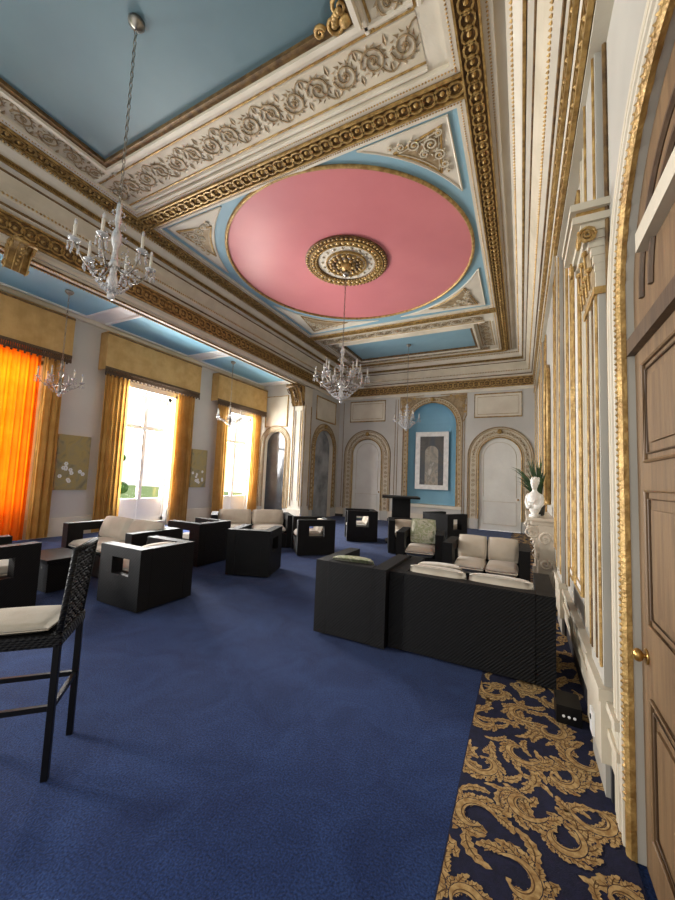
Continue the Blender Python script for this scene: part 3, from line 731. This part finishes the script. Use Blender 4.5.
# ---------------------------------------------------------------- windows, curtains
for i,(a,b) in enumerate(WINS):
    mb=MB(); X=XW-.2; c=(a+b)/2
    def bar(y0,y1,z0,z1,t=.06): mb.box(X-t/2,X+t/2,y0,y1,z0,z1,WHITE)
    bar(a,a+.08,.12,3.62,.1);bar(b-.08,b,.12,3.62,.1);bar(a,b,.12,.22,.1);bar(a,b,3.52,3.62,.1);bar(c-.05,c+.05,.12,3.62,.08);bar(a,b,2.6,2.7,.09)
    bar(a,b,.12,.75,.05)
    for s in(0,1): mb.box(XW-.02,XW+.03,(a-.12) if s==0 else b,(a) if s==0 else b+.12,0,3.7,WHITE)
    mb.box(XW-.02,XW+.03,a-.12,b+.12,3.62,3.76,WHITE)
    mb.box(X-.004,X+.004,a+.05,b-.05,.7,3.55,GLASS)
    mb.obj('window_%d'%(i+1),kind='structure')
def curtain(name,y0,y1,m,label,z0=.03,z1=4.0,x=XW+.17,folds=7,gather=.0):
    mb=MB(); nu=folds*8; nv=14; vs=[]
    for j in range(nv+1):
        t=j/nv; z=z0+(z1-z0)*t
        for i in range(nu+1):
            u=i/nu; a=.05*(1-.3*t)*sin(u*folds*2*pi+sin(t*3)*.3)+.015*sin(u*folds*4.3*pi+2)
            yy=y0+(y1-y0)*u+ .02*sin(u*folds*4*pi)+gather*(u-.5)*sin(pi*t)
            vs.append((x+a,yy,z))
    fs=[(j*(nu+1)+i,j*(nu+1)+i+1,(j+1)*(nu+1)+i+1,(j+1)*(nu+1)+i) for j in range(nv) for i in range(nu)]
    mb.add(vs,fs,m); o=mb.obj(name,smooth=True,label=label,category='curtain'); return o
curtain('curtain',2.4,3.72,ORANGE,'orange curtain glowing with daylight through the window',folds=9)
curtain('curtain',3.76,4.15,YELLOW,'gold curtain edge hanging beside orange lining',folds=3)
curtain('curtain',1.5,1.95,YELLOW,'gold curtain panel beside the near window',folds=4)
curtain('curtain',5.0,5.6,YELLOW,'gold floor-length curtain beside tall window',folds=6)
curtain('curtain',7.05,7.65,YELLOW,'gold floor-length curtain beside tall window',folds=6)
curtain('curtain',8.6,9.1,YELLOW,'gold floor-length curtain beside the far window',folds=5)
curtain('curtain',10.3,10.8,YELLOW,'gold floor-length curtain beside the far window',folds=5)
for y0,y1 in((1.35,4.2),(4.92,7.72),(8.45,10.95)):
    e=empty('pelmet',(XW,(y0+y1)/2,3.85),label='gold fabric window pelmet with brown fringe',category='pelmet',group='gold pelmets over the windows'); w=(y1-y0)/2
    mb=MB(); mb.box(0.001,.3,-w,w,.86,.9,PELM); 
    k=40; vs=[]
    for i in range(k+1):
        u=-w+2*w*i/k; 
        for z in(0,.88): vs.append((.3+.006*sin(i*1.3),u,z))
    mb.add(vs,[(2*i,2*i+2,2*i+3,2*i+1) for i in range(k)],PELM)
    mb.box(.001,.3,-w,-w+.02,0,.88,PELM); mb.box(.001,.3,w-.02,w,0,.88,PELM); mb.tube([(.305,-w,.86),(.305,w,.86)],.02,GOLDD,6)
    mb.obj('valance',parent=e)
    mb=MB(); k=int(2*w/.035)
    for i in range(k):
        u=-w+2*w*(i+.5)/k; h=.11+.04*(i%3==0)
        mb.tube([(.305,u,.02),(.31,u,-h)],[.012,.02],FRINGE,4)
    mb.box(.295,.318,-w,w,.0,.06,FRINGE); mb.obj('fringe',parent=e,kind='stuff')
# paintings
for y0,y1,z0,z1 in((4.27,4.85,1.0,2.22),(7.86,8.38,1.05,2.22)):
    e=empty('painting',(XW+.006,(y0+y1)/2,(z0+z1)/2),label='unframed abstract canvas of white blossoms on olive gold',category='painting',group='blossom canvases on the window wall'); w=(y1-y0)/2*1.15;h=(z1-z0)/2
    mb=MB(); mb.box(0,.04,-w,w,-h,h,PAINT); mb.obj('canvas',parent=e)
    mb=MB()
    for i in range(11):
        cy_,cz_=random.uniform(-w*.75,w*.75),random.uniform(-h*.85,-h*.02)
        for q in range(6):
            a=q*pi/3; mb.ball((.042,cy_+.026*cos(a),cz_+.026*sin(a)),.02,WHITE,6,4,(.15,1,1))
        mb.ball((.045,cy_,cz_),.01,GOLD,6,4,(.3,1,1))
    mb.obj('blossoms',parent=e,kind='stuff')
e=empty('picture',(-2.95,YB+.22,2.3),label='large dark picture in pale silver frame inside blue niche',category='picture')
mb=MB(); w,h=.6,1.06
for q in((-w,-w+.17,-h,h),(w-.17,w,-h,h),(-w+.17,w-.17,-h,-h+.17),(-w+.17,w-.17,h-.17,h)): mb.box(q[0],q[1],-.03,-.001,q[2],q[3],FRAME)
mb.obj('frame',parent=e)
mb=MB(); mb.box(-w+.16,w-.16,-.02,-.001,-h+.16,h-.16,PAINT2); archfill(mb,lambda u,z,n:V((u,n,z)),-.24,.24,-h+.17,.3,-.025,PAINT3); mb.obj('canvas',parent=e)  # pale arch is a painted-in reflection over the dark canvas

# ---------------------------------------------------------------- furniture
def arm(mb,x0,x1,d,h):
    z0,z1=.36,h-.12; y0,y1=.22,.52
    mb.box(x0,x1,0,y0,0.02,h,RATT);mb.box(x0,x1,y1,d,0.02,h,RATT);mb.box(x0,x1,y0,y1,.02,z0,RATT);mb.box(x0,x1,y0,y1,z1,h,RATT)
def seat(name,loc,rot,w,label,d=.74,h=.68,n=1,group=None,cat=None,back=True,bz=.57):
    """local: centred x, y from 0(front) to d(back); front faces -y; origin at centre"""
    e=empty(name,(loc[0],loc[1],0),rot,label=label,category=cat or ('armchair' if n==1 else 'sofa'))
    if group: e['group']=group
    off=lambda mb,nm,**k: mb.obj(nm,parent=e,loc=(0,-d/2,0),**k)
    a=.13
    mb=MB(); mb.box(-w/2+a,w/2-a,.02,d-.12,.02,.3,RATT); off(mb,'base',bevel=.008)
    mb=MB(); mb.box(-w/2+a,w/2-a,d-.13,d,.02,h,RATT); off(mb,'backrest',bevel=.008)
    for s in(-1,1):
        mb=MB(); x0,x1=sorted((s*(w/2-a),s*w/2)); arm(mb,x0,x1,d,h); off(mb,'arm')
    cw=(w-2*a)/n
    for i in range(n):
        c=-w/2+a+cw*(i+.5)
        mb=MB(); mb.cushion(c,(d-.13)/2,.375,cw-.01,d-.14,.17,CUSH,14,.5); off(mb,'seat_cushion',smooth=True)
        if back:
            mb=MB(); mb.M=Matrix.Translation((c,d-.22,bz))@Matrix.Rotation(radians(70),4,'X'); mb.cushion(0,0,0,cw-.01,.34,.2,CUSH,14,.35); off(mb,'back_cushion',smooth=True)
    return e
R_=radians
seat('sofa',(-.42,3.64),pi,1.3,'black rattan two-seat sofa with cream cushions seen from behind',n=2,d=.8,h=.68,bz=.57)
seat('armchair',(-1.44,3.56),pi,.72,'black rattan armchair beside the two-seat sofa',d=.78,h=.7,back=False)
seat('sofa',(-.44,5.6),0,1.08,'black rattan two-seat sofa with plump cream cushions near fireplace',n=2,d=.72,h=.68,bz=.59)
seat('armchair',(-1.5,6.2),R_(8),.74,'black rattan armchair holding a leaf-print pillow',back=False)
seat('armchair',(-3.92,2.9),R_(-90),.7,'black rattan armchair with square arm openings on blue carpet',h=.66,d=.7,bz=.5)
seat('armchair',(-5.0,1.75),pi,.78,'black rattan armchair with cream seat near the bar stool')
seat('sofa',(-5.25,3.4),0,1.6,'black rattan sofa with cream cushions near the windows',n=2,h=.68,bz=.6)
seat('armchair',(-4.95,4.6),R_(-90),.7,'black rattan armchair with open arms behind the sofa',bz=.5)
seat('armchair',(-3.72,4.6),R_(200),.66,'black rattan armchair turned toward the second seating group',d=.66,bz=.5)
seat('armchair',(-3.78,6.45),R_(-47),.74,'black rattan armchair with square opening showing pale cushion',bz=.5)
seat('sofa',(-5.15,6.2),R_(44),1.66,'black rattan sofa with cream cushions by the far windows',n=2,bz=.59)
seat('armchair',(-3.6,8.5),R_(-60),.72,'black rattan armchair beside the tall black table',bz=.5,h=.74)
seat('armchair',(-1.75,9.6),R_(150),.8,'black rattan armchair near the back wall',bz=.5,h=.74)
seat('armchair',(-2.25,7.75),R_(20),.7,'black rattan armchair near tall table',bz=.5)
e=empty('coffee_table',(-5.3,2.6,0),label='low black rattan coffee table among the seats',category='table')
mb=MB(); mb.box(-.35,.35,-.25,.25,.36,.4,DARK); mb.obj('table_top',parent=e,bevel=.005)
mb=MB(); mb.box(-.32,.32,-.22,.22,.02,.36,RATT); mb.obj('base',parent=e)
e=empty('high_table',(-2.7,8.85,0),R_(20),label='tall black lectern-like table with thin square top and solid pedestal',category='table')
mb=MB(); mb.box(-.45,.45,-.38,.38,1.08,1.13,DARK); mb.obj('table_top',parent=e,bevel=.005)
mb=MB(); mb.box(-.2,.24,-.16,.16,.04,1.08,RATT); mb.obj('pedestal',parent=e,bevel=.006)
mb=MB(); mb.box(-.34,.34,-.28,.28,0,.04,DARK); mb.obj('base_plate',parent=e)
def pillow(x,y,z,rz,tilt,m,label,s=.42):
    mb=MB(); mb.cushion(0,0,0,s,s,.13,m,12,.25); o=mb.obj('pillow',smooth=True,label=label,category='cushion'); o.location=(x,y,z); o.rotation_euler=(tilt,0,rz)
pillow(-1.5,6.28,.67,R_(10),R_(72),PILLOW,'leaf-print square pillow propped on armchair')
pillow(-1.5,3.45,.6,R_(12),R_(-38),PILLOW,'pale leaf-print pillow leaning on armchair seat')
pillow(-.72,3.74,.6,R_(190),R_(35),CUSH,'cream scatter pillow leaning on the sofa')

# bar stool
ax=V((-.72,.69,0)); ax.normalize()
A=V((-2.04,1.05,0)); st=empty('bar_stool',A,math.atan2(ax.y,ax.x),label='black woven rattan bar stool with cream seat pad',category='stool')
w,dp=.33,.44; sg=1
def so(mb,n,**k): return mb.obj(n,parent=st,**k)
for x,yy in((0,0),(w,0),(0,dp),(w,dp)):
    mb=MB(); mb.box(x-.015,x+.015,sg*yy-.015,sg*yy+.015,0,.63,DARK); so(mb,'leg',bevel=.003)
mb=MB(); y0,y1=sorted((sg*-.02,sg*(dp+.02))); mb.box(-.02,w+.02,y0,y1,.62,.68,RATT); so(mb,'seat',bevel=.008)
mb=MB(); mb.cushion(w/2,sg*(dp/2+.02),.703,w+.01,dp-.03,.05,PAD,12,.6); so(mb,'seat_pad',smooth=True)
mb=MB()
def bk(x,t,o): return (x,sg*(-.0-.04*t-o),.66+.42*t)
mb.tube([bk(0,0,0),bk(0,.5,0),bk(0,1,0)],.014,RATT,8); mb.tube([bk(w,0,0),bk(w,.5,0),bk(w,1,0)],.014,RATT,8); mb.tube([bk(0,1,0),bk(w,1,0)],.016,RATT,8)
for i in range(22):
    t=(i+.5)/22; mb.tube([bk(x*w/10,t,.005*(1 if (x+i)%2 else -1)) for x in range(11)],.008,RATT,5)
for i in range(1,12): mb.tube([bk(w*i/12,0,0),bk(w*i/12,1,0)],.004,RATT,5)
so(mb,'backrest',smooth=True)
mb=MB()
for p,q,z in(((0,0),(0,dp),.32),((w,0),(w,dp),.32),((0,0),(w,0),.32),((0,dp),(w,dp),.28)): 
    x0,x1=sorted((p[0],q[0]));y0,y1=sorted((sg*p[1],sg*q[1])); mb.box(x0-.01,x1+.01,y0-.01,y1+.01,z,z+.025,DARK)
so(mb,'footrest')

# ---------------------------------------------------------------- chandeliers
def chandelier(x,y,zc,zt,zb,R,na,label,det=True):
    e=empty('chandelier',(x,y,zc),label=label,category='chandelier')
    T=zt-zc; B=zb-zc; H=zt-zb
    mb=MB(); mb.lathe([(.075,-.001),(.075,-.03),(.05,-.06),(.02,-.08),(.005,-.09)],SILV,16); mb.obj('canopy',parent=e,smooth=True)
    mb=MB(); n=int((-T-.09)/.055); 
    for i in range(n):
        z=-.09-(i+.5)*(-T-.09)/n; hv=i%2
        pts=[((.013*cos(a) if hv else 0),(0 if hv else .013*cos(a)),z+.034*sin(a)) for a in [2*pi*j/8 for j in range(8)]]
        mb.tube(pts,.0045,SILV,4,True)
    mb.obj('chain',parent=e)
    mb=MB(); s=H; z0=B
    mb.lathe([(.012,s),(.02,s*.97),(.07*R/.5*.6,s*.9),(.02,s*.86),(.03,s*.8),(.015,s*.72),(.04,s*.64),(.045,s*.56),(.02,s*.48),(.025,s*.42),(.1*R,s*.34),(.16*R,s*.3),(.1*R,s*.26),(.03,s*.2),(.05,s*.12),(.04,s*.06),(.01,s*.0)],SILV if not det else CRYS,14,(0,0,z0)); mb.obj('stem',parent=e,smooth=True)
    for i in range(na):
        a=2*pi*i/na+.2; ca,sa=cos(a),sin(a); up=(i%2)*.12*H if na>6 else 0; RR=R*(1 if i%2==0 or na<=6 else .72)
        pts=[]
        for j in range(11):
            t=j/10; r=.03+(RR-.03)*t; z=z0+H*.3+up-H*.16*sin(pi*t*.95)*1.1+H*.12*t
            pts.append((ca*r,sa*r,z))
        mb=MB(); mb.tube(pts,.011 if R>.5 else .008,SILV if na!=8 else CRYS,6); mb.obj('arm',parent=e,smooth=True)
        px,py,pz=pts[-1]
        mb=MB(); mb.lathe([(.01,-.01),(.045,.01),(.05,.02),(.02,.025),(.018,.04)],CRYS,12,(px,py,pz)); mb.lathe([(.014,.03),(.014,.15),(.01,.155)],CANDLE,10,(px,py,pz))
        mb.ball((px,py,pz+.18),.014,CRYS,8,6,(1,1,2)); mb.obj('candle',parent=e,smooth=True)
        mb=MB()
        for q in range(5):
            aa=a+q*2*pi/5; dx,dy=px+.042*cos(aa),py+.042*sin(aa)
            mb.ball((dx,dy,pz-.02),.008,CRYS,6,4); mb.lathe([(.001,-.1),(.012,-.075),(.004,-.035)],CRYS,5,(dx,dy,pz))
        mb.obj('crystal_drop',parent=e)
    mb=MB(); bs=1.5 if na==8 else 1
    for i in range(na*2 if det else na):
        a=2*pi*i/(na*2 if det else na)
        for t in range(9):
            q=t/8; r=.05+(R*.62-.05)*q; z=z0+H*(.88-.62*q)-H*.16*sin(pi*q); mb.ball((cos(a)*r,sin(a)*r,z),.009*bs,CRYS,5,3)
        for t in range(7):
            q=t/6; r=R*.62*(1-q)+.02; z=z0+H*.26-H*.24*sin(q*pi/2); mb.ball((cos(a)*r,sin(a)*r,z),.013*bs,CRYS,5,3,(1,1,1.4))
    mb.ball((0,0,z0-.03),.035,CRYS,10,6)
    mb.obj('crystal_garland',parent=e,kind='stuff')
chandelier(-3.38,1.9,ZC-.01,4.0,3.12,.31,6,'crystal chandelier with candle arms hanging from teal ceiling panel')
chandelier(-3.2,6.32,ZC-.22,4.15,3.05,.52,14,'large crystal chandelier hanging below the gilt ceiling rose')
chandelier(-3.25,11.1,ZC-.01,3.95,3.15,.38,8,'small crystal chandelier near the back wall')
chandelier(-7.9,3.66,ZA-.012,3.55,2.9,.34,6,'small candle-arm chandelier by the orange curtain',False)
chandelier(-7.9,8.2,ZA-.012,3.6,2.98,.38,6,'small candle-arm chandelier before the far window',False)

# ---------------------------------------------------------------- outside
mb=MB(); mb.box(-60,XW-.5,-30,40,-1.2,-1.1,GRASS); mb.obj('lawn',kind='structure')
for (x,y,s) in((-14.5,7.9,2.1),(-22,13,1.8)):
    e=empty('tree',(x,y,-1.1),label='leafy green tree on the lawn outside',category='tree',group='trees outside the windows')
    mb=MB(); mb.tube([(0,0,0),(.05,0,s),(0,.1,s*1.8)],[.2,.16,.1],WOOD,8); mb.obj('trunk',parent=e)
    mb=MB()
    for i in range(26):
        a=random.uniform(0,6.28);r=random.uniform(0,s*.5); mb.ball((cos(a)*r,sin(a)*r,s*random.uniform(.7,2.3)),random.uniform(.3,.5)*s*.5,TREE,9,7,(1,1,.85))
    mb.obj('foliage',parent=e)

# ---------------------------------------------------------------- lights
W=bpy.data.worlds.new('World'); scene.world=W; W.use_nodes=True
bg=W.node_tree.nodes['Background']; bg.inputs[0].default_value=(1,.98,.95,1); bg.inputs[1].default_value=1.3
def area(loc,rot,sx,sy,p,c=(1,1,1)):
    l=bpy.data.lights.new('daylight','AREA'); l.shape='RECTANGLE'; l.size=sx; l.size_y=sy; l.energy=p; l.color=c
    o=bpy.data.objects.new('daylight',l); o.location=loc; o.rotation_euler=rot; COL.objects.link(o)
for (a,b),p in zip(WINS,(850,290,1050,650)): area((XW-.45,(a+b)/2,2.15),(0,radians(-76),0),3.2,b-a-.1,p,(1,.985,.95))

# ---------------------------------------------------------------- camera
yaw,pit,rol=radians(27.04),radians(4.5),radians(2.38)
F=V((-sin(yaw)*cos(pit),cos(yaw)*cos(pit),sin(pit))); Rt=V((cos(yaw),sin(yaw),0)); U=Rt.cross(F)
r2=Rt*cos(rol)+U*sin(rol); u2=U*cos(rol)-Rt*sin(rol)
cam=bpy.data.cameras.new('camera'); co=bpy.data.objects.new('camera',cam); COL.objects.link(co)
cam.sensor_fit='VERTICAL'; cam.sensor_height=24; cam.lens=362.41/900*24; cam.clip_start=.02
Mx=Matrix((r2,u2,-F)).transposed().to_4x4(); Mx.translation=V((0,0,1.5)); co.matrix_world=Mx
scene.camera=co
